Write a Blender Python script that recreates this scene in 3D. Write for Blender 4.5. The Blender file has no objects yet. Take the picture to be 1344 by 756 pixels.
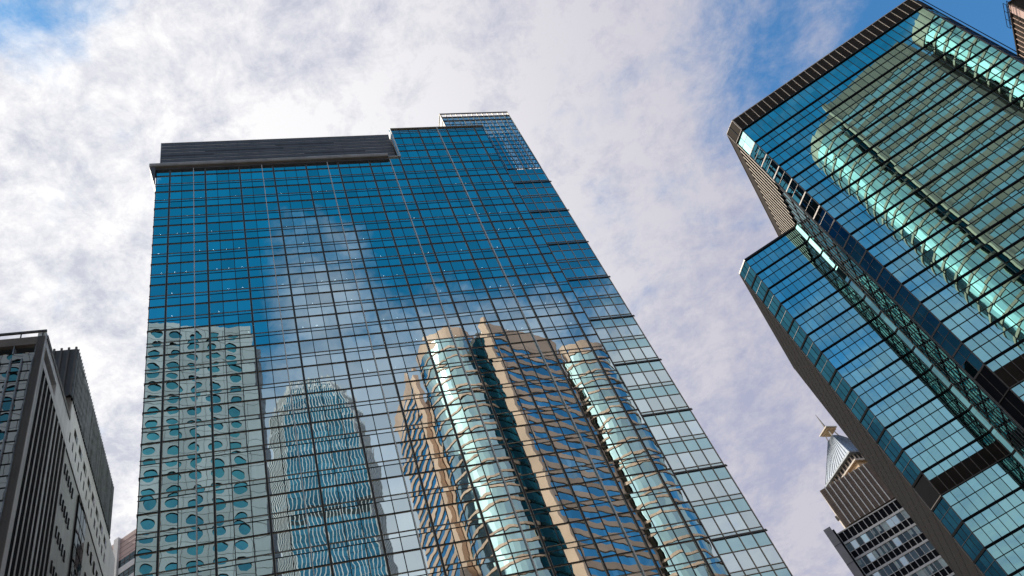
import bpy, math, random
from mathutils import Matrix, Vector
random.seed(7)
SC = bpy.context.scene
COL = SC.collection
R = math.radians

# ------------------------------------------------------------------ frames
A_MAIN = R(25.499)          # direction of the main street front
A_SIDE = R(-12.44)          # direction of the fronts of the tower on the right


def frame(a):
    return Vector((math.cos(a), math.sin(a), 0)), Vector((-math.sin(a), math.cos(a), 0))


def world(a, u, d, z=0.0):
    t, n = frame(a)
    return t * u + n * d + Vector((0, 0, z))


# ------------------------------------------------------------------ nodes / materials
def nt_new(m):
    m.use_nodes = True
    nt = m.node_tree
    nt.nodes.clear()
    return nt


def N(nt, t, **kw):
    n = nt.nodes.new(t)
    for k, v in kw.items():
        setattr(n, k, v)
    return n


def L(nt, a, b):
    nt.links.new(a, b)


def math_node(nt, op, a, b=None, c=None, clamp=False):
    n = N(nt, 'ShaderNodeMath', operation=op, use_clamp=clamp)
    for i, v in enumerate((a, b, c)):
        if v is None:
            continue
        if isinstance(v, (int, float)):
            n.inputs[i].default_value = v
        else:
            L(nt, v, n.inputs[i])
    return n.outputs[0]


def vmath(nt, op, a, b=None, s=None):
    n = N(nt, 'ShaderNodeVectorMath', operation=op)
    for i, v in enumerate((a, b)):
        if v is None:
            continue
        if isinstance(v, (tuple, list, Vector)):
            n.inputs[i].default_value = tuple(v)
        else:
            L(nt, v, n.inputs[i])
    if s is not None:
        if isinstance(s, (int, float)):
            n.inputs['Scale'].default_value = s
        else:
            L(nt, s, n.inputs['Scale'])
    return n


def mixcol(nt, fac, a, b, blend='MIX'):
    n = N(nt, 'ShaderNodeMix', data_type='RGBA', blend_type=blend)
    for i, v in ((0, fac), (6, a), (7, b)):
        if isinstance(v, (int, float)):
            n.inputs[i].default_value = v
        elif isinstance(v, (tuple, list)):
            n.inputs[i].default_value = tuple(v) + ((1,) if len(v) == 3 else ())
        else:
            L(nt, v, n.inputs[i])
    return n.outputs[2]


def solid(name, col, rough=0.6, metal=0.0, var=0.18, scale=0.6, fine=6.0, spec=0.4, streak=0.0):
    """opaque surface with soft weathering: broad blotches, fine grain, optional vertical run-off streaks"""
    m = bpy.data.materials.new(name)
    nt = nt_new(m)
    out = N(nt, 'ShaderNodeOutputMaterial')
    b = N(nt, 'ShaderNodeBsdfPrincipled')
    b.inputs['Roughness'].default_value = rough
    b.inputs['Metallic'].default_value = metal
    b.inputs['Specular IOR Level'].default_value = spec
    geo = N(nt, 'ShaderNodeNewGeometry')
    n1 = N(nt, 'ShaderNodeTexNoise')
    n1.inputs['Scale'].default_value = scale
    n1.inputs['Detail'].default_value = 5
    L(nt, geo.outputs['Position'], n1.inputs['Vector'])
    n2 = N(nt, 'ShaderNodeTexNoise')
    n2.inputs['Scale'].default_value = fine
    n2.inputs['Detail'].default_value = 3
    L(nt, geo.outputs['Position'], n2.inputs['Vector'])
    f = math_node(nt, 'ADD', math_node(nt, 'MULTIPLY', n1.outputs[0], 0.65), math_node(nt, 'MULTIPLY', n2.outputs[0], 0.35))
    if streak:
        mp = vmath(nt, 'MULTIPLY', geo.outputs['Position'], (2.2, 2.2, 0.07))
        n3 = N(nt, 'ShaderNodeTexNoise')
        n3.inputs['Scale'].default_value = 1.0
        n3.inputs['Detail'].default_value = 3
        L(nt, mp.outputs[0], n3.inputs['Vector'])
        f = math_node(nt, 'ADD', math_node(nt, 'MULTIPLY', f, 1 - streak), math_node(nt, 'MULTIPLY', n3.outputs[0], streak))
    at = N(nt, 'ShaderNodeAttribute', attribute_name='v')
    f = math_node(nt, 'ADD', f, math_node(nt, 'MULTIPLY', at.outputs['Fac'], 0.25))
    lo = tuple(c * (1 - var * 1.6) for c in col)
    hi = tuple(min(1, c * (1 + var * 1.1)) for c in col)
    L(nt, mixcol(nt, math_node(nt, 'MULTIPLY_ADD', f, 2.0, -0.6, clamp=True), lo, hi), b.inputs['Base Color'])
    L(nt, b.outputs[0], out.inputs[0])
    return m


def glass(name, tint, refl=0.85, base=(0.01, 0.02, 0.025), amp=0.0022, scale=0.75, see=0.0, vary=0.2, rough=0.0, detail=2.0):
    """coated curtain-wall glass: a tinted mirror whose panes are never quite flat"""
    m = bpy.data.materials.new(name)
    nt = nt_new(m)
    out = N(nt, 'ShaderNodeOutputMaterial')
    geo = N(nt, 'ShaderNodeNewGeometry')
    ns = N(nt, 'ShaderNodeTexNoise')
    ns.inputs['Scale'].default_value = scale
    ns.inputs['Detail'].default_value = detail
    ns.inputs['Roughness'].default_value = 0.45
    at = N(nt, 'ShaderNodeAttribute', attribute_name='v')
    # every pane was rolled and fitted separately: shift the ripple from pane to pane
    off = vmath(nt, 'SCALE', (13.0, 29.0, 7.0), None, at.outputs['Fac'])
    L(nt, vmath(nt, 'ADD', geo.outputs['Position'], off.outputs[0]).outputs[0], ns.inputs['Vector'])
    dv = vmath(nt, 'SUBTRACT', ns.outputs['Color'], (0.5, 0.5, 0.5))
    dv = vmath(nt, 'SCALE', dv.outputs[0], None, amp * 4)
    nn = vmath(nt, 'NORMALIZE', vmath(nt, 'ADD', geo.outputs['Normal'], dv.outputs[0]).outputs[0])
    g = N(nt, 'ShaderNodeBsdfGlossy')
    g.inputs['Roughness'].default_value = rough
    lo = tuple(c * (1 - vary) for c in tint)
    col = mixcol(nt, at.outputs['Fac'], lo, tint)
    # faint grime: rain marks dull the coating a little
    mp = vmath(nt, 'MULTIPLY', geo.outputs['Position'], (1.5, 1.5, 0.12))
    nd = N(nt, 'ShaderNodeTexNoise')
    nd.inputs['Scale'].default_value = 0.6
    nd.inputs['Detail'].default_value = 4
    L(nt, mp.outputs[0], nd.inputs['Vector'])
    col = mixcol(nt, math_node(nt, 'MULTIPLY_ADD', nd.outputs[0], 0.5, -0.12, clamp=True), col, tuple(c * 0.72 for c in tint))
    L(nt, col, g.inputs['Color'])
    L(nt, nn.outputs[0], g.inputs['Normal'])
    d = N(nt, 'ShaderNodeBsdfDiffuse')
    d.inputs['Color'].default_value = tuple(base) + (1,)
    inner = d.outputs[0]
    if see > 0:
        tr = N(nt, 'ShaderNodeBsdfTransparent')
        tr.inputs['Color'].default_value = (0.75, 0.92, 0.95, 1)
        mx0 = N(nt, 'ShaderNodeMixShader')
        mx0.inputs[0].default_value = see
        L(nt, inner, mx0.inputs[1])
        L(nt, tr.outputs[0], mx0.inputs[2])
        inner = mx0.outputs[0]
    mx = N(nt, 'ShaderNodeMixShader')
    mx.inputs[0].default_value = refl
    L(nt, inner, mx.inputs[1])
    L(nt, g.outputs[0], mx.inputs[2])
    L(nt, mx.outputs[0], out.inputs[0])
    return m


def lamp_mat(name, col, s):
    m = bpy.data.materials.new(name)
    nt = nt_new(m)
    out = N(nt, 'ShaderNodeOutputMaterial')
    e = N(nt, 'ShaderNodeEmission')
    e.inputs[0].default_value = tuple(col) + (1,)
    e.inputs[1].default_value = s
    L(nt, e.outputs[0], out.inputs[0])
    return m


M = {}
M['glass_main'] = glass('blue_curtain_glass', (0.78, 0.90, 0.90), 0.92, amp=0.0021, scale=0.62, see=0.9, vary=0.28)
M['glass_spandrel'] = glass('green_spandrel_glass', (0.50, 0.74, 0.76), 0.80, base=(0.03, 0.06, 0.06), amp=0.001, scale=0.5, vary=0.10)
M['glass_slim'] = glass('grey_slim_glass', (0.62, 0.76, 0.76), 0.80, base=(0.05, 0.06, 0.055), amp=0.001, scale=0.5, vary=0.1)
M['glass_screen'] = glass('roof_screen_glass', (0.50, 0.78, 0.86), 0.84, base=(0.02, 0.05, 0.06), amp=0.001, see=0.9, vary=0.1)
M['glass_teal'] = glass('teal_curtain_glass', (0.41, 0.80, 0.77), 0.94, amp=0.0010, scale=0.5, vary=0.28)
M['glass_teal_darkrefl'] = glass('teal_glass_dark_reflection', (0.022, 0.10, 0.15), 0.85, amp=0.0010, scale=0.5, vary=0.3)  # tint darkened to imitate a dark building mirrored in the corners
M['glass_tower'] = glass('reflective_band_glass', (0.66, 0.88, 0.87), 0.94, base=(0.01, 0.03, 0.04), amp=0.003, scale=0.4, vary=0.3, rough=0.03)
M['glass_link'] = glass('green_link_glass', (0.42, 0.66, 0.66), 0.90, amp=0.003, scale=0.5, vary=0.4)
M['glass_fin'] = glass('deep_teal_glass', (0.085, 0.33, 0.47), 0.9, base=(0.01, 0.04, 0.05), amp=0.004, vary=0.4, rough=0.05)
M['glass_recess_darkrefl'] = glass('recess_glass_dark_reflection', (0.012, 0.06, 0.095), 0.85, amp=0.001, vary=0.3)  # navy recess glass; on corners the tint imitates a dark building's reflection
M['glass_dark'] = glass('dark_office_glass', (0.28, 0.40, 0.43), 0.28, base=(0.008, 0.01, 0.012), amp=0.002, vary=0.6)
M['glass_grey'] = glass('grey_bronze_glass', (0.36, 0.365, 0.39), 0.88, amp=0.0022, scale=0.7, vary=0.2)
M['glass_round'] = glass('porthole_glass', (0.10, 0.40, 0.50), 0.9, base=(0.01, 0.05, 0.07), amp=0.003, vary=0.25)
M['blind'] = solid('pale_window_blind', (0.42, 0.52, 0.50), 0.5, var=0.35, scale=0.25)
M['bronze'] = solid('dark_bronze_aluminium', (0.022, 0.021, 0.022), 0.38, 0.3, var=0.2)
M['lip'] = solid('champagne_aluminium_lip', (0.36, 0.31, 0.25), 0.4, 0.3, var=0.15)
M['rail'] = solid('pale_steel_rail', (0.62, 0.62, 0.60), 0.4, 0.2, var=0.1)
M['steel'] = solid('white_steel', (0.28, 0.31, 0.32), 0.45, 0.0, var=0.1)
M['louvre'] = solid('dark_grey_louvre', (0.095, 0.095, 0.105), 0.55, 0.2, var=0.25)
M['louvre_edge'] = solid('louvre_edge', (0.50, 0.495, 0.50), 0.5, 0.2, var=0.3)
M['cornice'] = solid('brown_grey_cornice', (0.26, 0.235, 0.205), 0.5, 0.1, var=0.2)
M['core'] = solid('dim_interior', (0.010, 0.011, 0.012), 0.9, var=0.3)
M['brown_panel'] = solid('dark_brown_panel', (0.034, 0.028, 0.023), 0.8, 0.0, var=0.3, scale=0.3, spec=0.12)
M['brown_fin'] = solid('brown_fin', (0.16, 0.12, 0.095), 0.5, 0.1, var=0.2)
M['cream'] = solid('cream_trim', (0.62, 0.55, 0.46), 0.55, var=0.12)
M['granite'] = solid('dark_speckled_granite', (0.0135, 0.0128, 0.0122), 0.9, var=0.62, scale=2.6, fine=3.4, spec=0.08)
M['trim_grey'] = solid('grey_brown_trim', (0.10, 0.09, 0.085), 0.45, 0.2, var=0.15)
M['beige'] = solid('beige_granite', (0.57, 0.405, 0.31), 0.6, var=0.14, scale=0.2)
M['alu'] = solid('light_aluminium_panel', (0.355, 0.44, 0.475), 0.45, 0.2, var=0.10, scale=0.12, streak=0.3)
M['joint'] = solid('panel_joint', (0.06, 0.065, 0.065), 0.8, var=0.1)
M['white_fin'] = solid('white_metal_fin', (0.58, 0.61, 0.62), 0.35, 0.3, var=0.1)
M['pale_wall'] = solid('pale_grey_cladding', (0.55, 0.57, 0.58), 0.35, 0.1, var=0.38, scale=0.35, streak=0.5)
M['mid_wall'] = solid('grey_green_cladding', (0.25, 0.265, 0.255), 0.35, 0.1, var=0.35, scale=0.4, streak=0.4)
M['brown_louvre'] = solid('brown_louvre', (0.19, 0.135, 0.095), 0.55, 0.1, var=0.2)
M['rib'] = solid('brown_ribbed_stone', (0.15, 0.13, 0.115), 0.6, var=0.25)
M['slate'] = solid('slate_metal_screen', (0.16, 0.185, 0.21), 0.45, 0.3, var=0.65, scale=1.1, fine=4.0)
M['slate_dark'] = solid('dark_slate_metal', (0.075, 0.074, 0.078), 0.55, 0.2, var=0.3)
M['black'] = solid('black_recess', (0.008, 0.009, 0.012), 0.9, var=0.2, spec=0.1)
M['grey_fin'] = solid('grey_blade_wall', (0.20, 0.20, 0.21), 0.5, var=0.12)
M['zinc'] = solid('blue_grey_zinc_roof', (0.30, 0.35, 0.41), 0.4, 0.3, var=0.15)
M['gold'] = solid('ochre_stone', (0.55, 0.38, 0.20), 0.5, var=0.15)
M['pink'] = solid('pink_granite', (0.44, 0.31, 0.27), 0.6, var=0.15, scale=0.4)
M['white_stone'] = solid('off_white_stone', (0.62, 0.61, 0.58), 0.6, var=0.12)
M['paving'] = solid('grey_paving', (0.22, 0.22, 0.21), 0.8, var=0.2, scale=0.3)
M['asphalt'] = solid('asphalt', (0.05, 0.05, 0.052), 0.85, var=0.25, scale=0.5)
M['paint'] = solid('road_paint', (0.75, 0.75, 0.72), 0.7, var=0.1)
M['lamp'] = lamp_mat('downlight_glow', (0.9, 0.97, 1.0), 8.0)


# ------------------------------------------------------------------ mesh building
class MB:
    def __init__(self):
        self.v, self.f, self.mi, self.val, self.mats = [], [], [], [], []

    def _m(self, m):
        if m not in self.mats:
            self.mats.append(m)
        return self.mats.index(m)

    def poly(self, pts, m, val=None):
        b = len(self.v)
        self.v += [tuple(p) for p in pts]
        self.f.append(tuple(range(b, b + len(pts))))
        self.mi.append(self._m(m))
        self.val.append(random.random() if val is None else val)

    def box(self, x0, x1, y0, y1, z0, z1, m, val=None, bottom=None, front=None):
        b = len(self.v)
        self.v += [(x0, y0, z0), (x1, y0, z0), (x1, y1, z0), (x0, y1, z0), (x0, y0, z1), (x1, y0, z1), (x1, y1, z1), (x0, y1, z1)]
        vv = random.random() if val is None else val
        for k, q in enumerate(((3, 2, 1, 0), (4, 5, 6, 7), (0, 1, 5, 4), (1, 2, 6, 5), (2, 3, 7, 6), (3, 0, 4, 7))):
            self.f.append(tuple(b + i for i in q))
            mm = bottom if (k == 0 and bottom) else (front if (k == 2 and front) else m)
            self.mi.append(self._m(mm))
            self.val.append(vv)

    def prism(self, pts, z0, z1, m, cap=True, val=None, top=None):
        """pts counter-clockwise seen from above; top: another outline of the same length"""
        n = len(pts)
        b = len(self.v)
        self.v += [(p[0], p[1], z0) for p in pts] + [(p[0], p[1], z1) for p in (top or pts)]
        for i in range(n):
            j = (i + 1) % n
            self.f.append((b + i, b + j, b + n + j, b + n + i))
            self.mi.append(self._m(m))
            self.val.append(random.random() if val is None else val)
        if cap:
            self.f.append(tuple(b + n + i for i in range(n)))
            self.f.append(tuple(b + n - 1 - i for i in range(n)))
            self.mi += [self._m(m)] * 2
            self.val += [0.5, 0.5]

    def bar(self, p, q, w, m, h=None):
        """square-section bar between two points"""
        p, q = Vector(p), Vector(q)
        ax = (q - p).normalized()
        up = Vector((0, 0, 1)) if abs(ax.z) < 0.9 else Vector((1, 0, 0))
        s = ax.cross(up).normalized() * (w / 2)
        t = s.cross(ax).normalized() * ((h or w) / 2)
        b = len(self.v)
        for c in (p, q):
            self.v += [tuple(c - s - t), tuple(c + s - t), tuple(c + s + t), tuple(c - s + t)]
        for fc in ((0, 1, 5, 4), (1, 2, 6, 5), (2, 3, 7, 6), (3, 0, 4, 7), (3, 2, 1, 0), (4, 5, 6, 7)):
            self.f.append(tuple(b + i for i in fc))
            self.mi.append(self._m(m))
            self.val.append(0.5)

    def pane(self, P0, P1, z0, z1, m, jit=0.0015, val=None):
        """one pane between plan points P0 and P1 (left to right as seen from outside), each a hair out of true"""
        d = Vector((P1[0] - P0[0], P1[1] - P0[1]))
        nx, ny = d.y, -d.x
        l = math.hypot(nx, ny) or 1
        nx, ny = nx / l, ny / l
        a, bq, o = (random.uniform(-jit, jit) for _ in range(3))
        pts = []
        for (P, z, s, t) in ((P0, z0, -1, -1), (P1, z0, 1, -1), (P1, z1, 1, 1), (P0, z1, -1, 1)):
            k = o + a * s + bq * t
            pts.append((P[0] + nx * k, P[1] + ny * k, z))
        self.poly(pts, m, val)

    def build(self, name, parent=None, off=(0, 0, 0), kind=None):
        me = bpy.data.meshes.new(name)
        me.from_pydata([(x - off[0], y - off[1], z - off[2]) for x, y, z in self.v], [], self.f)
        for m in self.mats:
            me.materials.append(M[m] if isinstance(m, str) else m)
        me.polygons.foreach_set('material_index', self.mi)
        at = me.attributes.new('v', 'FLOAT', 'FACE')
        at.data.foreach_set('value', self.val)
        me.update()
        o = bpy.data.objects.new(name, me)
        COL.objects.link(o)
        if parent:
            o.parent = parent
        if kind:
            o['kind'] = kind
        return o


def root(name, label, cat, a, u, d, group=None):
    o = bpy.data.objects.new(name, None)
    COL.objects.link(o)
    o.location = world(a, u, d)
    o.rotation_euler = (0, 0, a)
    o.empty_display_size = 5
    o['label'] = label
    o['category'] = cat
    if group:
        o['group'] = group
    return o


# ================================================================== THE MAIN BLUE TOWER
K = 0.63                                    # metres per unit of the surveyed front
D1 = 63.0


def zz(z, k=K):
    return 1.6 + (z - 1.6) * k


UL, UR = -17.55 * K, 59.3 * K               # ends of the flat front
tower = root('glass_office_tower', 'tall blue mirror glass office tower with dark roof screen, reflecting the round-windowed block', 'office tower', A_MAIN, 0, D1)
OFF = (0, D1, 0)
NOTCH = 35.9 * K
ZL, ZR, ZX = zz(180.3), zz(195.5), zz(203.3)
heavy = [(-14.75 + 7.17 * k) * K for k in range(11)]
thin, rails = [], []
for k, h in enumerate(heavy):
    if k < 10:
        thin.append(h + 2.39 * K)
        (rails if k % 2 == 0 else thin).append(h + 4.80 * K)
cols = sorted([UL] + heavy + thin + rails + [UR])
floor0 = [zz(79.96 + 6.53 * k) for k in range(-12, 18)]
rows = []
for z in floor0:
    rows += [z, z + 2.42 * K, z + 3.30 * K]
rows = sorted(r for r in rows if r < ZR - 0.3)


def col_top(u0, u1):
    um = (u0 + u1) / 2
    return ZR if um > NOTCH else (zz(181.6) if um > 33.0 * K else ZL)


panes = []
for i in range(len(cols) - 1):
    zt = col_top(cols[i], cols[i + 1])
    zs = [0.0] + [r for r in rows if r < zt - 0.25] + [zt]
    for j in range(len(zs) - 1):
        panes.append((cols[i], cols[i + 1], zs[j], zs[j + 1]))
# the hundred vision panes that show largest (low down on the front) are parts of their own
vis = [p for p in panes if p[2] > 36.0 and p[3] - p[2] > 1.4]
cam = Vector((0, 0, 1.6))


def px_area(p):
    c = Vector(((p[0] + p[1]) / 2, D1, (p[2] + p[3]) / 2 - 1.6))
    return (p[3] - p[2]) * (p[1] - p[0]) * D1 * D1 / c.length ** 4


lo_vis = [p for p in vis if 42.0 < p[2]]
lo_vis.sort(key=px_area, reverse=True)
big = set(lo_vis[:100])
rest = MB()
for p in panes:
    if p in big:
        mb = MB()
        mb.pane((p[0], D1), (p[1], D1), p[2], p[3], 'glass_main', 0.0022)
        mb.build('window_pane', tower, OFF)
    else:
        rest.pane((p[0], D1), (p[1], D1), p[2], p[3], 'glass_main', 0.0022)
rest.build('glazing', tower, OFF, 'stuff')

# body behind the glass: dim floors, side and back walls
mb = MB()
mb.box(UL + 0.05, NOTCH, D1 + 1.3, D1 + 26, 0.1, ZL - 0.1, 'core')
mb.box(NOTCH + 0.01, UR - 0.05, D1 + 1.3, D1 + 26, 0.1, ZR - 0.1, 'core')
for z in floor0[3:]:
    if z + 2.1 > ZR:
        continue
    mb.box(UL + 0.06 if z + 2.1 < ZL else NOTCH + 0.05, UR - 0.06, D1 + 0.25, D1 + 1.29, z + 1.75, z + 2.0, 'core')
mb.build('building_core', tower, OFF)
mb = MB()
for j in range(30):
    z0, z1 = j * 4.114, (j + 1) * 4.114 - 0.01
    for k in range(16):
        y0, y1 = D1 + 0.02 + k * 1.62, D1 + 0.02 + (k + 1) * 1.62
        if z1 < ZL:
            mb.pane((UL, y1), (UL, y0), z0, z1, 'glass_main')
        mb.pane((UR, y0), (UR, y1), z0, min(z1, ZR), 'glass_main')
for z in floor0:
    mb.box(UL - 0.06, UL - 0.001, D1 + 0.01, D1 + 25.9, z - 0.12, z + 0.12, 'bronze') if z < ZL else None
mb.build('side_glazing', tower, OFF)

# vertical members
for h in heavy:
    zt = col_top(h - 0.2, h - 0.1)
    mb = MB()
    mb.box(h - 0.075, h + 0.075, D1 - 0.14, D1 + 0.02, 0, zt, 'bronze')
    mb.box(h - 0.11, h - 0.076, D1 - 0.10, D1 + 0.015, 0, zt, 'lip')
    mb.box(h + 0.076, h + 0.11, D1 - 0.10, D1 + 0.015, 0, zt, 'lip')
    mb.build('mullion', tower, OFF)
for t in thin + [UL + 0.04, UR - 0.04]:
    mb = MB()
    mb.box(t - 0.036, t + 0.036, D1 - 0.06, D1 + 0.02, 0, col_top(t - .1, t - .05), 'bronze')
    mb.build('mullion', tower, OFF)
for r in rails:
    mb = MB()
    mb.box(r - 0.04, r + 0.04, D1 - 0.06, D1 + 0.02, 0, col_top(r - .1, r - .05), 'bronze')
    mb.box(r - 0.045, r + 0.045, D1 - 0.26, D1 - 0.07, 0, col_top(r - .1, r - .05), 'rail')
    mb.build('maintenance_rail', tower, OFF)
# horizontal members: a heavy shading ledge on each floor and two light bars
for z in floor0:
    for kind, dz in (('sun_shade', 0.0), ('transom', 2.42 * K), ('transom', 3.30 * K)):
        zc = z + dz
        if zc > ZR - 0.35:
            continue
        x0 = UL - 0.05 if zc < ZL - 0.2 else NOTCH
        mb = MB()
        if kind == 'sun_shade':
            mb.box(x0, UR + 0.03, D1 - 0.10, D1 + 0.018, zc - 0.025, zc + 0.05, 'bronze')
            mb.box(x0, UR + 0.03, D1 - 0.035, D1 + 0.017, zc - 0.085, zc - 0.032, 'lip')
        else:
            mb.box(x0, UR + 0.02, D1 - 0.045, D1 + 0.018, zc - 0.025, zc + 0.025, 'bronze')
            if dz > 2:
                mb.box(x0, UR + 0.02, D1 - 0.05, D1 + 0.017, zc - 0.07, zc - 0.038, 'lip')
        mb.build(kind, tower, OFF)
# edge trims of the stepped roofline
mb = MB()
mb.box(NOTCH - 0.14, NOTCH, D1 - 0.22, D1 + 2.4, zz(181.6) + 0.01, ZR + 0.12, 'rail')
mb.box(NOTCH + 0.01, UR + 0.1, D1 - 0.22, D1 + 0.6, ZR, ZR + 0.13, 'cornice')
mb.box(33.0 * K, NOTCH - 0.15, D1 - 0.22, D1 + 2.4, zz(181.6), zz(181.6) + 0.12, 'rail')
mb.build('roof_edge', tower, OFF)

# cornice and louvred roof screen over the lower part
mb = MB()
mb.box(-18.0 * K, 33.0 * K, D1 - 0.25, D1 + 1.0, ZL, ZL + 0.4, 'louvre')
mb.box(-18.9 * K, 33.0 * K - 0.1, D1 - 0.55, D1 + 1.0, ZL + 0.401, ZL + 1.25, 'cornice')
for k in range(3):
    mb.box(-18.9 * K, 33.0 * K - 0.1, D1 - 0.60, D1 - 0.551, ZL + 0.62 + k * 0.22, ZL + 0.70 + k * 0.22, 'louvre_edge')
# tapering bracket wall at the left end
xa = -18.9 * K
mb.prism([(xa, D1 - 0.9), (UL - 0.06, D1 - 0.9), (UL - 0.06, D1 + 2), (xa, D1 + 2)], zz(173.5), ZL + 0.55, 'cornice',
         top=None) if False else None
mb.poly([(UL - 0.07, D1 - 0.02, zz(173.5)), (UL - 0.07, D1 - 0.5, ZL + 0.5), (xa, D1 - 0.5, ZL + 0.5)], 'louvre')
mb.poly([(UL - 0.07, D1 + 2, zz(173.5)), (UL - 0.07, D1 - 0.02, zz(173.5)), (xa, D1 - 0.5, ZL + 0.5), (xa, D1 + 2, ZL + 0.5)], 'louvre')
mb.build('cornice', tower, OFF)
DS = D1 + 0.7
k2 = DS / 100
sz0, sz1 = ZL + 1.2, zz(192.9, k2)
sx0, sx1 = -16.8 * k2, 34.9 * k2
mb = MB()
mb.box(sx0, sx1, DS, DS + 14, sz0, sz1, 'louvre')
nsl = 8
for k in range(nsl):
    z = sz0 + 0.35 + (sz1 - sz0 - 0.4) * k / nsl
    x = sx0 + 0.02
    while x < sx1 - 0.5:
        x2 = min(sx1 - 0.05, x + random.uniform(3.5, 9.0))
        mb.box(x, x2, DS - 0.035, DS - 0.001, z, z + 0.06, 'louvre_edge' if random.random() < 0.75 else 'louvre')
        mb.box(x, x2, DS - 0.02, DS - 0.002, z + 0.22, z + 0.30, 'slate_dark')
        x = x2 + 0.02
for k in range(11):
    x = sx0 + (sx1 - sx0) * (k + 0.5) / 11
    mb.box(x - 0.03, x + 0.03, DS - 0.012, DS - 0.0005, sz0, sz1, 'slate_dark')
mb.box(sx0 - 0.06, sx0 - 0.001, DS - 0.06, DS + 14, sz0, sz1 + 0.05, 'louvre_edge')
mb.box(sx0, sx1, DS - 0.04, DS + 14, sz1, sz1 + 0.08, 'louvre_edge')
mb.build('roof_screen', tower, OFF)

# ceiling downlights seen through the glass
spots = set()
for k in range(4, 14):
    z = zz(79.96 + 6.53 * k) + 3.30 * K
    for i in range(len(cols) - 1):
        prob = 0.30 if (k in (5, 6, 7, 8, 9, 10, 11, 13)) else 0.08
        if i < 4 and 9 <= k <= 13:
            prob = 0.7
        if random.random() < prob and z + 1 < col_top(cols[i], cols[i + 1]):
            spots.add((round((cols[i] + cols[i + 1]) / 2 + random.uniform(-.25, .25), 2), round(z + 0.95, 2)))
spots = sorted(spots)
random.shuffle(spots)
for (x, z) in spots[:96]:
    mb = MB()
    mb.prism([(x + 0.06 * math.cos(q * math.pi / 4), D1 + 0.55 + 0.06 * math.sin(q * math.pi / 4)) for q in range(8)], z, z + 0.05, 'lamp')
    mb.build('downlight', tower, OFF)

# --- the set-back bay at the right end
KR = 0.6546
DR = 100 * KR
ux = [37.42, 38.84, 40.26, 41.68, 43.10, 44.52]
ZB = 1.6 + (173.6 - 1.6) * KR
ZTOP = 1.6 + (203.0 - 1.6) * KR
fl = [1.6 + (66.22 - 1.6 + 6.285 * k) * KR for k in range(-10, 18)]
sp, vs, sl = MB(), MB(), MB()
nsp = 0
lines = []
for z in fl:
    if z < 2 or z > ZB - 1:
        continue
    zs = [z, z + 0.85 * KR, z + 3.93 * KR, z + 6.285 * KR]
    for i in range(5):
        a_, b_ = (ux[i], DR), (ux[i + 1], DR)
        sl.pane(a_, b_, zs[0], zs[1], 'glass_slim')
        vs.pane(a_, b_, zs[1], zs[2], 'glass_main')
        t_ = MB() if 30 < z and nsp < 100 else sp
        t_.pane(a_, b_, zs[2], min(zs[3], ZB), 'glass_spandrel')
        if t_ is not sp:
            t_.build('spandrel_pane', tower, OFF)
            nsp += 1
    lines += [zs[1], zs[2]]
sp.build('spandrel_glazing', tower, OFF, 'stuff')
vs.build('vision_glazing', tower, OFF, 'stuff')
sl.build('slim_glazing', tower, OFF, 'stuff')
for z in lines:
    if z > 25 and z < ZB:
        mb = MB()
        mb.box(37.42, 44.58, DR - 0.07, DR + 0.02, z - 0.03, z + 0.03, 'lip')
        mb.build('transom', tower, OFF) if z > 34 else None
for k, z in enumerate(fl):
    if z < 25 or z > ZB - 1:
        continue
    mb = MB()
    if (k - 10) % 2 == 0:
        mb.box(37.42, 44.80, DR - 0.11, DR + 0.02, z - 0.03, z + 0.05, 'bronze')
        mb.box(37.42, 44.76, DR - 0.09, DR + 0.019, z + 0.051, z + 0.20, 'trim_grey')
    else:
        mb.box(37.42, 44.60, DR - 0.07, DR + 0.02, z - 0.03, z + 0.03, 'lip')
    mb.build('sun_shade' if (k - 10) % 2 == 0 else 'transom', tower, OFF)
for x in ux[1:]:
    mb = MB()
    mb.box(x - 0.035, x + 0.035, DR - 0.08, DR + 0.02, 0, ZB, 'lip')
    mb.build('mullion', tower, OFF)
mb = MB()
mb.box(UR + 0.02, 44.5, DR + 0.25, DR + 23, 0, ZB - 0.1, 'core')
for j in range(27):
    for k in range(12):
        mb.pane((44.54, DR + 0.02 + 1.9 * k), (44.54, DR + 0.02 + 1.9 * (k + 1)), j * 4.11, min(ZB, (j + 1) * 4.11 - 0.02), 'glass_main')
mb.build('corner_core', tower, OFF)
# open glazed screen crowning that bay
XA, XB = 49.95 * KR, 44.52
mb = MB()
nxs = 13
xs = [XA + (XB - XA) * i / nxs for i in range(nxs + 1)]
zlv = [ZB + (ZTOP - ZB) * i / 15 for i in range(16)]
for i in range(nxs):
    for j in range(15):
        if j == 14:
            continue
        mb.pane((xs[i], DR), (xs[i + 1], DR), zlv[j] + 0.01, zlv[j + 1], 'glass_screen')
mb.build('screen_glazing', tower, OFF, 'stuff')
for i in range(0, nxs + 1):
    mb = MB()
    w = 0.045 if i % 2 else 0.06
    mb.box(xs[i] - w, xs[i] + w, DR - 0.10, DR + 0.05, ZB, ZTOP, 'lip')
    mb.build('screen_post', tower, OFF)
for j in range(16):
    mb = MB()
    big_ = j in (13, 14, 15)
    h_ = 0.13 if big_ else 0.04
    mb.box(XA - 0.05, XB + 0.05, DR - (0.11 if big_ else 0.06), DR + 0.04, zlv[j] - h_, zlv[j] + h_, 'trim_grey' if j != 15 else 'cornice')
    mb.build('screen_rail', tower, OFF)
mb = MB()   # steelwork behind the screen
for i in range(0, nxs + 1, 2):
    mb.bar((xs[i], DR + 2.2, ZB), (xs[i], DR + 2.2, ZTOP - 0.3), 0.22, 'steel')
    mb.bar((xs[i], DR + 0.1, ZTOP - 2.2), (xs[i], DR + 6, ZTOP - 2.2), 0.16, 'steel')
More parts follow.
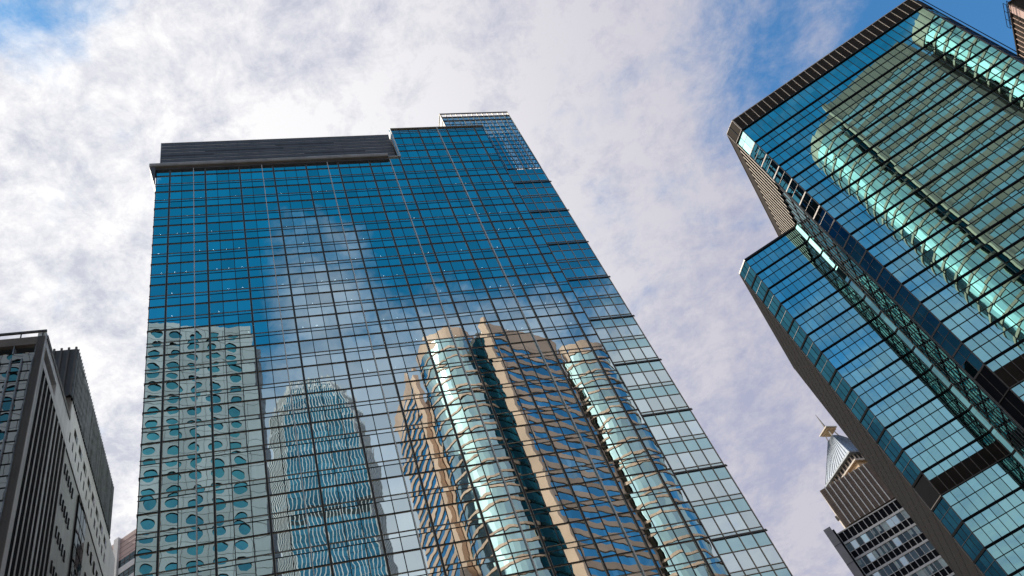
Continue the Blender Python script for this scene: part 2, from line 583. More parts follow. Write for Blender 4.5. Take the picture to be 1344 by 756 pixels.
for j in range(0, 15, 2):
    mb.bar((XA, DR + 2.2, zlv[j]), (XB, DR + 2.2, zlv[j]), 0.2, 'steel')
mb.box(XA, XA + 0.25, DR + 0.05, DR + 6, ZB, ZTOP - 0.3, 'white_stone')
mb.box(XB - 1.5, XB - 0.05, DR + 5.9, DR + 6.1, ZB, ZB + 6, 'louvre')
mb.box(XA + 0.3, XB - 2.2, DR + 3.2, DR + 6, ZB, ZTOP - 2.8, 'glass_dark')
for j in range(15):
    mb.bar((XB, DR + 0.05, zlv[j]), (XB, DR + 6, zlv[j]), 0.12, 'steel')
for q in range(4):
    mb.bar((XB, DR + 0.1 + 2 * q, ZB), (XB, DR + 0.1 + 2 * q, ZTOP), 0.14, 'steel')
mb.bar((XA, DR + 0.05, ZTOP), (XA, DR + 6, ZTOP), 0.2, 'steel')
mb.bar((XB, DR + 0.05, ZTOP), (XB, DR + 6, ZTOP), 0.2, 'steel')
mb.bar((XA, DR + 6, ZTOP), (XB, DR + 6, ZTOP), 0.2, 'steel')
mb.build('screen_steelwork', tower, OFF)

# ================================================================== THE TEAL TOWER ON THE RIGHT
S2 = 0.885
D2 = 88.5


def z2(z, k=1.0):
    return 1.6 + (z - 1.6) * S2 * k


teal = root('glass_office_tower', 'leaning teal glass tower with dark brown roof band and finned side, filling the top right', 'office tower', A_SIDE, 0, D2)
OF2 = (0, D2, 0)
XL, XR = 25.88 * S2, 60.5 * S2
SIDE = 24.15 * S2
YC = 101.8 * S2
FH = 3.98 * S2
ZP0, ZP1 = z2(118.85), z2(122.3)
BAND0, BAND1 = z2(54.5), z2(57.3)
pw = (XR - XL) / 29
xs2 = [XL + pw * i for i in range(30)]
zf = [z2(114.45) - FH * k for k in range(0, 30)]
pan2 = []
for k in range(-1, 30):
    zt = z2(114.45) - FH * k          # heavy line at the top of this storey
    zm = zt - 1.72 * S2
    zb = zt - FH
    if k == -1:
        zt = ZP0
    for (a0, a1_) in ((zm, zt), (zb, zm)):
        a0 = max(a0, 0)
        if a1_ <= 0.5:
            continue
        if a0 < BAND1 and a1_ > BAND0:
            if a1_ > BAND1 + 0.2:
                a0 = BAND1
            elif a0 < BAND0 - 0.2:
                a1_ = BAND0
            else:
                continue
        for i in range(29):
            pan2.append((xs2[i], xs2[i + 1], a0, a1_))


def px_area2(p):
    c = Vector(((p[0] + p[1]) / 2, D2, (p[2] + p[3]) / 2 - 1.6))
    return (p[3] - p[2]) * (p[1] - p[0]) / c.length ** 3


def in_view2(p):
    w = world(A_SIDE, (p[0] + p[1]) / 2, D2, (p[2] + p[3]) / 2) - cam
    v = RCAM.transposed() @ w
    x, y = 672 + FPX * v.x / -v.z, 378 - FPX * v.y / -v.z
    return -5 < x < 1349 and -5 < y < 761


FPX = 1149.8675
PITCH, ROLL = R(48.87367), R(-24.99875)
RCAM = Matrix.Rotation(math.pi / 2 + PITCH, 3, 'X') @ Matrix.Rotation(ROLL, 3, 'Z')
cand = [p for p in pan2 if in_view2(p)]
cand.sort(key=px_area2, reverse=True)
big = set(cand[:100])
rest = MB()
for p in pan2:
    if p in big:
        mb = MB()
        mb.pane((p[0], D2), (p[1], D2), p[2], p[3], 'glass_teal', 0.0014)
        mb.build('window_pane', teal, OF2)
    else:
        rest.pane((p[0], D2), (p[1], D2), p[2], p[3], 'glass_teal', 0.0014)
rest.build('glazing', teal, OF2, 'stuff')
for x in xs2[1:-1]:
    mb = MB()
    mb.box(x - 0.032, x + 0.032, D2 - 0.07, D2 + 0.02, 0, ZP0, 'bronze')
    mb.build('mullion', teal, OF2)
for k, z in enumerate(zf):
    if z < 12:
        continue
    if not (BAND0 - 0.3 < z < BAND1 + 0.3):
        mb = MB()
        mb.box(XL, XR, D2 - 0.13, D2 + 0.02, z - 0.12, z + 0.12, 'black')
        mb.build('floor_band', teal, OF2)
    z = z - 1.72 * S2
    if not (BAND0 - 0.3 < z < BAND1 + 0.3):
        mb = MB()
        mb.box(XL, XR, D2 - 0.075, D2 + 0.019, z - 0.032, z + 0.032, 'bronze')
        mb.build('transom', teal, OF2)
# chamfered corners
cz = [ZP0] + zf
for (q0, q1) in (((SIDE, YC), (XL, D2)), ((XR, D2), (XR + 1.5, D2 + 1.6))):
    fr = MB()
    mid = ((q0[0] + q1[0]) / 2, (q0[1] + q1[1]) / 2)
    for k in range(len(cz) - 1):
        z1_, z0_ = cz[k], max(0, cz[k + 1])
        if z1_ < 1:
            continue
        mb = MB()
        if z0_ < BAND1 and z1_ > BAND0:
            mb.pane(q0, q1, z0_, z1_, 'black', 0)
            mb.build('plant_panel', teal, OF2)
            continue
        for (e0, e1) in ((q0, mid), (mid, q1)):
            mb.pane(e0, e1, z1_ - 1.72 * S2, z1_, 'glass_teal' if k == 0 else 'glass_teal_darkrefl', 0.006)  # dark reflection put into the tint; top storey left bright like mirrored cloud
            mb.pane(e0, e1, z0_, z1_ - 1.72 * S2, 'glass_teal' if k == 0 else 'glass_teal_darkrefl', 0.006)
        mb.build('corner_window', teal, OF2)
        fr.bar((q0[0], q0[1], z0_), (q1[0], q1[1], z0_), 0.10, 'trim_grey', 0.22)
        fr.bar((q0[0], q0[1], z1_ - 1.72 * S2), (q1[0], q1[1], z1_ - 1.72 * S2), 0.06, 'trim_grey')
    fr.bar((q0[0], q0[1], 0), (q0[0], q0[1], ZP0), 0.16, 'trim_grey')
    fr.bar((q1[0], q1[1], 0), (q1[0], q1[1], ZP0), 0.13, 'trim_grey')
    fr.bar((mid[0], mid[1], 0), (mid[0], mid[1], ZP0), 0.05, 'trim_grey')
    fr.build('corner_frame', teal, OF2)
# brown roof band
mb = MB()
BK = 146.5 * S2
mb.prism([(SIDE - 0.12, YC - 0.1), (XL - 0.05, D2 - 0.14), (XR + 0.05, D2 - 0.14), (XR + 1.65, D2 + 1.6), (XR + 1.65, BK), (SIDE - 0.12, BK)], ZP0, ZP1, 'brown_panel')
mb.build('roof_band', teal, OF2)
for i in range(30):
    mb = MB()
    x = xs2[i]
    mb.box(x - 0.04, x + 0.04, D2 - 0.20, D2 - 0.143, ZP0, ZP1, 'cream')
    mb.build('band_joint', teal, OF2)
mb = MB()
mb.bar((XL - 0.05, D2 - 0.16, ZP1), (XR + 0.05, D2 - 0.16, ZP1), 0.10, 'cream')
mb.bar((SIDE - 0.14, YC - 0.12, ZP1), (XL - 0.05, D2 - 0.16, ZP1), 0.10, 'cream')
mb.bar((SIDE - 0.14, YC - 0.12, ZP0), (XL - 0.05, D2 - 0.16, ZP0), 0.10, 'trim_grey')
mb.bar((XL - 0.05, D2 - 0.17, ZP0 - 0.05), (XR + 0.05, D2 - 0.17, ZP0 - 0.05), 0.12, 'bronze')
for f_ in (0.0, 0.5, 1.0):
    px_, py_ = SIDE - 0.16 + (XL - 0.05 - SIDE + 0.12) * f_, YC - 0.13 + (D2 - 0.17 - YC + 0.12) * f_
    mb.bar((px_, py_, ZP0), (px_, py_, ZP1), 0.09, 'trim_grey' if f_ == 0.5 else 'cream')
mb.bar((SIDE - 0.14, YC, ZP1), (SIDE - 0.14, BK, ZP1), 0.14, 'brown_fin')
# slim access rails along the right-hand edge
for o_, w_ in ((0.35, 0.07), (0.75, 0.09)):
    mb.bar((XR + 0.2 + o_ * 0.9, D2 - 0.05 - 0.1 * o_, 5), (XR + 0.2 + o_ * 0.9, D2 - 0.05 - 0.1 * o_, ZP1 - 1), w_, 'black')
mb.build('roof_trim', teal, OF2)
# mechanical band
mb = MB()
mb.prism([(XL + 0.02, D2 + 0.2), (XL + 0.02, D2 - 0.06), (XR, D2 - 0.06), (XR, D2 + 0.3), (XL + 0.1, D2 + 0.3)], BAND0, BAND1, 'brown_panel')
for i in range(30):
    mb.box(xs2[i] - 0.035, xs2[i] + 0.035, D2 - 0.12, D2 - 0.061, BAND0, BAND1, 'trim_grey')
mb.bar((XL, D2 - 0.1, BAND0), (XR, D2 - 0.1, BAND0), 0.10, 'trim_grey')
mb.bar((SIDE, YC - 0.05, BAND0), (XL, D2 - 0.1, BAND0), 0.10, 'trim_grey')
mb.build('plant_band', teal, OF2)
# finned side wall: dark glass with floor bands behind closely set fins
LBY = 113.7 * S2
mb = MB()
mb.box(SIDE + 0.35, XR + 1.3, D2 + 2.0, BK - 0.1, 0, ZP0 - 0.05, 'core')
mb.build('building_core', teal, OF2)
mb = MB()
k = 0
while True:
    y0 = YC + 1.2 * k
    if y0 > BK - 1.3:
        break
    for z in zf:
        if z > 0.5:
            mb.pane((SIDE + 0.2, y0 + 1.2), (SIDE + 0.2, y0), max(0, z - FH), z, 'glass_link', 0.006)
    k += 1
mb.pane((SIDE + 0.2, BK), (SIDE + 0.2, YC), zf[0], ZP0, 'brown_panel', 0)
for z in zf:
    if z > 10:
        mb.box(SIDE + 0.13, SIDE + 0.19, YC, BK, z - 0.13, z + 0.13, 'black')
mb.build('side_glazing', teal, OF2, 'stuff')
y = YC + 0.25
k = 0
while y < BK - 0.2:
    hi_ = y > LBY
    if k < 96:
        mb = MB()
        zs_ = z2(93.45, 1.137)
        mb.box(SIDE - 0.08, SIDE + 0.15, y - 0.04, y + 0.04, zs_, ZP0, 'black')
        mb.box(SIDE - 0.10, SIDE - 0.081, y - 0.19, y + 0.19, zs_, ZP0, 'cream')
        mb.box(SIDE + 0.15, SIDE + 0.195, y - 0.13, y + 0.13, 3, zs_ - 0.01, 'slate_dark')
        mb.build('side_fin', teal, OF2)
    y += 1.35
    k += 1
mb = MB()
mb.pane((XR + 1.5, D2 + 1.6), (XR + 1.5, BK), 0, ZP0, 'glass_teal_darkrefl', 0)
mb.pane((XR + 1.5, BK), (SIDE, BK), 0, ZP0, 'brown_panel', 0)
mb.build('rear_wall', teal, OF2)

# ---------------- the lower block beside it
low = root('glass_office_block', 'lower teal glass block with dark granite flank, in front of the spired tower', 'office block', A_SIDE, 0, LBY)
OF3 = (0, LBY, 0)
k3 = 1.137
LX0, LX1 = 12.25 * S2 * k3, 20.87 * S2 * k3
LXS = 12.1 * S2 - 0.05
LYC = 115.8 * S2
LZ = z2(93.45, k3)
LB0, LB1 = z2(47.95, k3), z2(50.1, k3)
FH3 = 3.509 * S2 * k3
LBK = 147.5 * S2
zf3 = [LZ - FH3 * k for k in range(0, 31)]
pw3 = 1.01 * S2 * k3
xs3 = [LX0]
while xs3[-1] + pw3 < LX1 - 0.4:
    xs3.append(xs3[-1] + pw3)
xs3.append(LX1)
win = []
for k in range(0, 31):
    zt = zf3[k]
    if zt < 1:
        continue
    zm = zt - 0.42 * FH3
    for (a0, a1_) in ((zm, zt), (max(0, zt - FH3), zm)):
        if a0 < LB1 and a1_ > LB0:
            if a1_ > LB1 + 0.3:
                a0 = LB1
            elif a0 < LB0 - 0.3:
                a1_ = LB0
            else:
                continue
        for i in range(len(xs3) - 1):
            win.append((xs3[i], xs3[i + 1], a0, a1_))
win.sort(key=lambda p: (p[2] > 34 and p[3] - p[2] > 1.5 and 34 < p[2], -p[2]), reverse=True)
wl = [p for p in win if p[2] > 36 and p[3] - p[2] > 1.7]
wl.sort(key=lambda p: p[2])
big = set(wl[:100])
rest = MB()
for p in win:
    t_ = MB() if p in big else rest
    t_.pane((p[0], LBY), (p[1], LBY), p[2], p[3], 'glass_teal', 0.0012)
    if p in big:
        t_.build('window_pane', low, OF3)
rest.build('glazing', low, OF3, 'stuff')
for x in xs3[1:-1]:
    mb = MB()
    mb.box(x - 0.032, x + 0.032, LBY - 0.07, LBY + 0.02, 0, LZ, 'bronze')
    mb.build('mullion', low, OF3)
for z in zf3:
    if z < 8:
        continue
    if not (LB0 - 0.3 < z < LB1 + 0.3):
        mb = MB()
        mb.box(LX0, LX1, LBY - 0.13, LBY + 0.02, z - 0.12, z + 0.12, 'black')
        mb.build('floor_band', low, OF3)
    z -= 0.42 * FH3
    if not (LB0 - 0.3 < z < LB1 + 0.3):
        mb = MB()
        mb.box(LX0, LX1, LBY - 0.075, LBY + 0.019, z - 0.032, z + 0.032, 'bronze')
        mb.build('transom', low, OF3)
fr = MB()
cor = ((LXS, LYC), (LX0, LBY))
strip = ((LX1, LBY), (SIDE + 0.15, LBY - 0.55))
for kk in range(30):
    z1_, z0_ = zf3[kk], max(0, zf3[kk + 1]) if kk < 30 else 0
    if z1_ < 1:
        continue
    mb, st = MB(), MB()
    inband = z0_ < LB1 - 0.1 and z1_ > LB0 + 0.3
    if inband:
        mb.pane(cor[0], cor[1], z0_, z1_, 'black', 0)
    else:
        n3 = 3
        for i in range(n3):
            e0 = [cor[0][q] + (cor[1][q] - cor[0][q]) * i / n3 for q in (0, 1)]
            e1 = [cor[0][q] + (cor[1][q] - cor[0][q]) * (i + 1) / n3 for q in (0, 1)]
            mb.pane(e0, e1, z1_ - 0.42 * FH3, z1_, 'glass_recess_darkrefl', 0.008)  # dark reflection painted in as glass tint
            mb.pane(e0, e1, z0_, z1_ - 0.42 * FH3, 'glass_recess_darkrefl', 0.008)
            if i:
                fr.bar((e0[0], e0[1] - 0.02, z0_), (e0[0], e0[1] - 0.02, z1_), 0.05, 'bronze')
        zq = z1_ - 0.42 * FH3
        fr.bar((cor[0][0], cor[0][1] - .03, zq), (cor[1][0], cor[1][1] - .03, zq), 0.05, 'bronze')
    mb.build('plant_panel' if inband else 'corner_window', low, OF3)
    st.pane(strip[0], strip[1], z0_ + 0.12, z1_ - 0.12, 'glass_teal', 0.004)
    st.build('corner_strip', low, OF3)
    fr.bar((cor[0][0] - .02, cor[0][1], z0_), (cor[1][0], cor[1][1] - .05, z0_), 0.14, 'black', 0.28)
    fr.bar((strip[0][0], strip[0][1] - .03, z0_), (strip[1][0], strip[1][1] - .03, z0_), 0.12, 'black', 0.26)
for q in cor + (strip[0],):
    fr.bar((q[0], q[1] - 0.02, 0), (q[0], q[1] - 0.02, LZ), 0.11, 'trim_grey')
fr.build('corner_frame', low, OF3)
mb = MB()
mb.prism([(LX0 + 0.02, LBY + 0.2), (LX0 + 0.02, LBY - 0.06), (LX1, LBY - 0.06), (LX1, LBY + 0.3), (LX0 + 0.1, LBY + 0.3)], LB0, LB1, 'brown_panel')
for x in xs3:
    mb.box(x - 0.035, x + 0.035, LBY - 0.12, LBY - 0.061, LB0, LB1, 'trim_grey')
mb.bar((LX0, LBY - 0.1, LB0), (LX1, LBY - 0.1, LB0), 0.10, 'trim_grey')
mb.bar((LXS, LYC - 0.1, LB0), (LX0, LBY - 0.1, LB0), 0.10, 'trim_grey')
mb.build('plant_band', low, OF3)
# granite flank
mb = MB()
mb.box(LXS - 0.05, LXS + 0.6, LYC, LBK, 0, LZ + 0.05, 'granite')
mb.box(LXS + 0.6, SIDE, LBK - 0.6, LBK, 0, LZ, 'granite')
for z in zf3:
    if z > 2:
        mb.box(LXS - 0.075, LXS - 0.051, LYC, LBK, z - 0.02, z + 0.02, 'black')
yy = LYC + 1.5
while yy < LBK:
    mb.box(LXS - 0.070, LXS - 0.051, yy - 0.015, yy + 0.015, 0, LZ, 'black')
    yy += 1.5
mb.build('granite_flank', low, OF3)
mb = MB()
mb.box(LXS + 0.7, SIDE - 0.3, LYC + 0.2, LBK - 0.7, 0, LZ - 0.05, 'core')
mb.build('building_core', low, OF3)
mb = MB()
mb.prism([(LXS - 0.08, LYC), (LX0, LBY - 0.14), (SIDE + 0.1, LBY - 0.14), (SIDE + 0.1, LBK), (LXS - 0.08, LBK)], LZ + 0.06, LZ + 0.35, 'bronze')
mb.build('roof', low, OF3)

# ================================================================== THE GREY BLOCK AT THE LEFT
DL = 48.0
UF = -15.94
left = root('office_block', 'grey office block with vertical black fins and slate roof screen, at the lower left', 'office block', A_MAIN, UF, DL)
OF4 = (UF, DL, 0)
ZT = 62.4
PX0 = -34.4 * 0.48
LW = -40.0
mb = MB()
ZG = 1.6 + (123.3 - 1.6) * 0.48
xs4 = [PX0 - 0.77 * i for i in range(31)]
zr = [ZG - 1.05 * j for j in range(58)]
for i in range(30):
    for j in range(57):
        t_ = MB() if i < 5 and j < 20 else mb
        t_.pane((xs4[i + 1], DL + 0.05), (xs4[i], DL + 0.05), zr[j + 1], zr[j], 'glass_grey', 0.0012)
        if t_ is not mb:
            t_.build('window_pane', left, OF4)
mb.build('glazing', left, OF4, 'stuff')
for i in range(31):
    mb = MB()
    mb.box(xs4[i] - 0.045, xs4[i] + 0.045, DL - 0.16, DL + 0.06, 2, ZG - 0.75, 'slate')
    mb.build('mullion', left, OF4)
for j in range(1, 34):
    mb = MB()
    mb.box(xs4[-1], PX0, DL - 0.01, DL + 0.055, zr[j] - 0.018, zr[j] + 0.018, 'bronze')
    mb.build('transom', left, OF4)
mb = MB()  # pier, fascia and recess of the front
mb.box(PX0 + 0.01, UF - 0.03, DL - 0.05, DL + 0.7, 0, ZT - 0.55, 'rib')
nr = 7
for i in range(nr):
    x = PX0 + 0.06 + (UF - PX0 - 0.12) * i / (nr - 1)
    mb.box(x - 0.022, x + 0.022, DL - 0.10, DL - 0.051, 0, ZT - 0.62, 'trim_grey')
mb.box(xs4[-1], PX0, DL - 0.04, DL + 0.3, ZG + 0.92, ZT - 0.55, 'rib')
mb.box(xs4[-1], PX0, DL + 0.8, DL + 0.9, ZG, ZG + 0.92, 'black')
for i in range(0, 30, 2):
    mb.box(xs4[i + 1], xs4[i] - 0.5, DL + 0.3, DL + 0.35, ZG + 0.05, ZG + 0.35, random.choice(['cream', 'slate', 'glass_grey']))
    mb.box(xs4[i] - 0.04, xs4[i] + 0.04, DL + 0.0, DL + 0.6, ZG, ZG + 0.9, 'slate')
mb.build('front_pier', left, OF4)
mb = MB()  # roof rail
mb.box(xs4[-1], UF + 0.02, DL - 0.10, DL + 0.06, ZT - 0.02, ZT + 0.16, 'slate_dark')
for i in range(12):
    x = UF - 0.25 - 1.55 * i
    mb.box(x - 0.04, x + 0.04, DL - 0.05, DL + 0.03, ZT - 0.6, ZT - 0.02, 'slate_dark')
mb.build('roof_rail', left, OF4)
# side wall
YE = 80.0
ZF = 58.85
mb = MB()
Y0F, Y1F = 48.55, 57.5
mb.box(UF - 0.6, UF, DL + 0.02, DL + 0.45, 0, ZT, 'pale_wall')
mb.box(UF - 0.6, UF, Y0F - 0.08, Y1F, ZF + 0.08, 59.65, 'pale_wall')
mb.box(UF - 0.6, UF, 52.5, Y1F, 59.66, ZT - 0.5, 'pale_wall')
mb.box(UF - 0.6, UF, Y0F - 0.08, 52.5, 61.05, ZT - 0.5, 'pale_wall')
mb.box(UF - 0.6, UF, Y1F, YE, ZF + 0.08, 64.3, 'pale_wall')
mb.box(UF - 0.6, UF - 0.05, Y1F, YE, 0, ZF - 0.08, 'mid_wall')
mb.box(UF - 0.9, UF - 0.02, Y0F - .05, YE, ZF - 0.08, ZF + 0.08, 'black')
mb.box(UF - 0.7, UF - 0.62, 48.5, 52.5, 59.6, 61.1, 'black')
mb.box(UF - 0.6, UF + 0.05, DL + 0.4, Y1F, ZT - 0.5, ZT, 'slate_dark')
mb.build('side_wall', left, OF4)
mb = MB()
mb.box(UF - 24, UF - 0.72, DL + 0.95, YE - 0.1, 0, ZT - 0.6, 'core')
mb.box(UF - 0.9, UF - 0.041, Y0F, Y1F, 0, ZF - 0.1, 'black')
mb.build('building_core', left, OF4)
nf = 9
for i in range(nf + 1):
    y = Y0F + (Y1F - Y0F) * i / nf
    mb = MB()
    w = 0.16 if i in (0, 5) else 0.07
    mb.box(UF - 0.04, UF + 0.012, y - w, y + w, 0, ZF, 'pale_wall')
    mb.build('facade_fin', left, OF4)
# small windows of the side wall
wn = 0


def side_window(y, z, w, h, recess=0.02, bright=False):
    global wn
    m = MB()
    m.box(UF - 0.06 + 0.002, UF + 0.012, y, y + w, z, z + h, 'black')
    m.box(UF + 0.013, UF + 0.02, y + w * 0.55, y + w * 0.92, z + h * 0.1, z + h * 0.9, 'steel' if bright else 'glass_grey')
    m.build('window', left, OF4)
    wn += 1


for i in range(9):
    side_window(58.0 + 1.25 * i + 0.1, 60.15, 0.32, 1.0, bright=i % 3 == 0)
for i in range(5):
    side_window(69.6 + 1.3 * i, 60.2, 0.55, 1.0)
for i in range(8):
    side_window(59.4 + 2.1 * i, 62.0, 1.35, 0.85, bright=i % 3 == 2)
for r_ in range(4):
    for i in range(10):
        y = 58.2 + 0.75 * i + (1.5 if i > 4 else 0)
        side_window(y, 56.6 - 3.2 * r_, 0.30, 1.0, bright=i % 4 == 1)
for r_ in range(3):
    for i in range(7):
        side_window(68.4 + 1.4 * i, 56.4 - 3.2 * r_, 0.55, 1.1)
mb = MB()
for i in range(3):
    mb.box(UF - 0.045, UF + 0.03, 63.6 + i * 1.1, 64.55 + i * 1.1, 20, 58.5, 'glass_grey')
for j in range(14):
    mb.box(UF - 0.04, UF + 0.05, 63.5, 66.8, 20 + j * 2.8, 20.12 + j * 2.8, 'black')
mb.box(UF - 0.04, UF + 0.06, 63.3, 63.5, 20, 58.6, 'black')
mb.build('stair_glazing', left, OF4)
# roof screen: dark front with ribs, slate side
SY0, SY1, SZ0, SZ1 = 57.0, 76.6, 64.5, 70.8
mb = MB()
mb.box(UF - 16, UF - 0.05, SY0, SY1, SZ0, SZ1, 'slate_dark')
mb.box(UF - 0.05, UF, SY0 + 0.03, SY1, SZ0, SZ1 - 0.02, 'slate')
for i in range(18):
    x = UF - 0.15 - 0.62 * i
    mb.box(x - 0.09, x + 0.09, SY0 - 0.16, SY0 - 0.001, SZ0 - 0.05, SZ1 + 0.14, 'trim_grey')
for i in range(46):
    y = SY0 + 0.2 + (SY1 - SY0 - 0.3) * i / 45
    mb.box(UF + 0.001, UF + 0.07, y - 0.05, y + 0.05, SZ0, SZ1 + 0.12, 'slate')
    mb.box(UF - 0.3, UF + 0.06, y + 0.10, y + 0.24, SZ0 - 0.22, SZ0 - 0.001, 'black')
mb.box(UF - 16, UF - 0.1, SY0 + 0.2, SY1 - 0.2, 62.3, SZ0 - 0.001, 'rib')
mb.build('roof_screen', left, OF4)

# ================================================================== THE SPIRED TOWER BEHIND
DC = 210.0
kc = 2.1


def zc_(z):
    return 1.6 + (z - 1.6) * kc


spire = root('spired_tower', 'distant tower with pyramid roof and thin spire above brown louvred walls', 'tower', A_SIDE, 10, DC)
OF5 = (10, DC, 0)
cx0 = 0.45 * kc
pwc = 0.652 * kc
ncol = 20
cx1 = cx0 + pwc * ncol
ztop = zc_(50.17)
mb = MB()
mb.box(cx0 + 0.05, cx1 - 0.05, DC + 0.35, DC + 26, 0, ztop - 0.1, 'core')
mb.build('building_core', spire, OF5)
zl = ztop
wp = []
rowsC = [(ztop - 2.5, ztop, 'dark')]
z = ztop - 2.5
bandz = []
while z > 30:
    bandz.append(z - 0.55)
    z -= 0.55
    rowsC.append((z - 2.2, z, 'win'))
    rowsC.append((z - 4.0, z - 2.2, 'dark'))
    z -= 4.0
rest = MB()
nw = 0
for (a0, a1_, kd) in rowsC:
    for i in range(ncol):
        x0, x1 = cx0 + pwc * i, cx0 + pwc * (i + 1)
        mm = 'glass_dark'
        val = random.random() * (0.5 if kd == 'win' else 0.1)
        if kd == 'dark':
            mm = 'black'
        elif random.random() < 0.34:
            mm = random.choice(['blind', 'glass_tower', 'glass_slim'])
        if kd == 'win' and nw < 100 and a0 > 60 and i < 14:
            t_ = MB()
            t_.pane((x0, DC), (x1, DC), a0, a1_, mm, 0.004)
            if mm == 'glass_dark' and random.random() < 0.35:
                t_.box(x0 + 0.1, x0 + random.uniform(.4, .9), DC - 0.012, DC - 0.006, a0 + random.uniform(.1, .9), a1_ - 0.1, 'blind')
            t_.build('window_pane', spire, OF5)
            nw += 1
        else:
            rest.pane((x0, DC), (x1, DC), a0, a1_, mm, 0.004)
rest.build('glazing', spire, OF5, 'stuff')
for i in range(ncol + 1):
    x = cx0 + pwc * i
    mb = MB()
    mb.box(x - 0.07, x + 0.07, DC - 0.16, DC + 0.02, 20, ztop, 'white_stone')
    mb.build('mullion', spire, OF5)
for (a0, a1_, kd) in rowsC:
    if kd == 'dark' and a1_ < ztop - 1:
        mb = MB()
        mb.box(cx0, cx1, DC - 0.12, DC + 0.02, a1_ - 0.06, a1_ + 0.06, 'white_stone')
        mb.build('transom', spire, OF5)
for z in bandz:
    mb = MB()
    mb.box(cx0 - 0.05, cx1, DC - 0.24, DC + 0.02, z, z + 0.55, 'white_stone')
    mb.build('floor_band', spire, OF5)
mb = MB()
mb.box(cx0 - 0.05, cx1, DC - 0.2, DC + 24, ztop, ztop + 0.25, 'white_stone')
mb.box(cx0 + 2, cx1 - 2, DC + 0.6, DC + 20, ztop + 0.25, ztop + 0.6, 'core')
mb.build('parapet', spire, OF5)
mb = MB()
mb.box(-0.66 * kc, 0.20 * kc, DC - 3.0, DC + 4, 0, 1.6 + (51.5 - 1.6) * (kc - 0.03), 'grey_fin')
mb.box(0.20 * kc + 0.001, 0.42 * kc, DC - 0.3, DC + 4, 0, 1.6 + (50.9 - 1.6) * kc, 'black')
for j in range(10):
    mb.box(-0.66 * kc - 0.01, 0.20 * kc + 0.01, DC - 3.02, DC + 4.01, 100 - j * 5.2, 100.08 - j * 5.2, 'black')
mb.build('blade_wall', spire, OF5)
# louvred crown box
bx0, bx1 = 1.62 * kc, 12.0 * kc
bz0, bz1 = ztop + 0.7, zc_(55.9)
mb = MB()
mb.box(bx0, bx1, DC, DC + 20, bz0, bz1, 'brown_louvre')
j = 0
while bz0 + 0.4 * j < bz1 - 0.3:
    mb.box(bx0 + 0.3, bx1, DC - 0.06, DC - 0.001, bz0 + 0.1 + 0.4 * j, bz0 + 0.2 + 0.4 * j, 'rib')
    j += 1
mb.box(bx0 - 0.04, bx0 - 0.001, DC, DC + 20, bz0, bz1, 'cream')
mb.build('louvred_crown', spire, OF5)
for i in range(16):
    x = 2.35 * kc + 0.649 * kc * i
    if x < bx1:
        mb = MB()
        mb.box(x - 0.12, x + 0.12, DC - 0.22, DC - 0.061, bz0, bz1 + 0.1, 'white_stone')
        mb.build('crown_fin', spire, OF5)
mb = MB()
for q in range(3):
    mb.box(bx0 - 0.6, bx0 - 0.05, DC + 1 + q * 1.5, DC + 1.8 + q * 1.5, bz0 + 3.0 + q, bz0 + 3.6 + q, 'trim_grey')
mb.build('wall_unit', spire, OF5)
# pyramid roof turned 42 degrees
PC = Vector((14.6, 218.8))
e1, e2 = Vector((-0.746, 0.666)), Vector((0.666, 0.746))


def sq(h):
    return [tuple(PC + e1 * (sx * h) + e2 * (sy * h)) for sx, sy in ((-1, -1), (-1, 1), (1, 1), (1, -1))][::1]


def ccw(pts):
    ar = sum(pts[i][0] * pts[(i + 1) % 4][1] - pts[(i + 1) % 4][0] * pts[i][1] for i in range(4))
    return pts if ar > 0 else pts[::-1]


ze, zp = 120.7, 131.2
mb = MB()
b0, b1 = ccw(sq(6.25)), ccw(sq(1.15))
mb.prism(b0, ze, zp, 'zinc', top=b1)
mb.prism(ccw(sq(6.45)), ze - 0.5, ze - 0.01, 'slate')
for s_ in range(4):
    p0, p1, q0, q1 = b0[s_], b0[(s_ + 1) % 4], b1[s_], b1[(s_ + 1) % 4]
    for i in range(13):
        f_ = i / 12
        a_ = Vector((p0[0] + (p1[0] - p0[0]) * f_, p0[1] + (p1[1] - p0[1]) * f_, ze))
        b_ = Vector((q0[0] + (q1[0] - q0[0]) * f_, q0[1] + (q1[1] - q0[1]) * f_, zp))
        mb.bar(a_, b_, 0.13, 'slate' if i % 12 else 'zinc', 0.22)
mb.build('pyramid_roof', spire, OF5)
mb = MB()
mb.prism(ccw(sq(5.2)), bz1 - 0.5, ze - 0.51, 'slate_dark')
mb.prism(ccw(sq(5.5)), bz1 + 0.05, bz1 + 2.2, 'gold')
mb.prism(ccw(sq(6.2)), bz1 + 2.2, bz1 + 2.6, 'cream')
b0 = ccw(sq(5.35))
for s_ in range(4):
    p0, p1 = b0[s_], b0[(s_ + 1) % 4]
    for i in range(8):
        f_ = (i + 0.5) / 8
        x, y = p0[0] + (p1[0] - p0[0]) * f_, p0[1] + (p1[1] - p0[1]) * f_
        mb.bar((x, y, bz1 + 2.6), (x, y, ze - 0.52), 0.35, 'cream')
mb.build('attic_storey', spire, OF5)
mb = MB()
for s_ in range(4):
    p = b1[s_]
    mb.bar((p[0], p[1], zp - 0.3), (PC.x + (p[0] - PC.x) * .75, PC.y + (p[1] - PC.y) * .75, zp + 2.4), 0.28, 'cream')
mb.prism(ccw(sq(1.5)), zp + 2.0, zp + 2.5, 'gold')
mb.prism(ccw(sq(1.9)), zp + 2.5, zp + 2.8, 'cream')
mb.prism(ccw(sq(1.5)), zp + 2.8, zp + 3.6, 'gold', top=ccw(sq(0.9)))
mb.build('lantern', spire, OF5)
mb = MB()
mb.prism(ccw(sq(0.22)), zp + 3.6, 140.2, 'slate_dark', top=ccw(sq(0.04)))
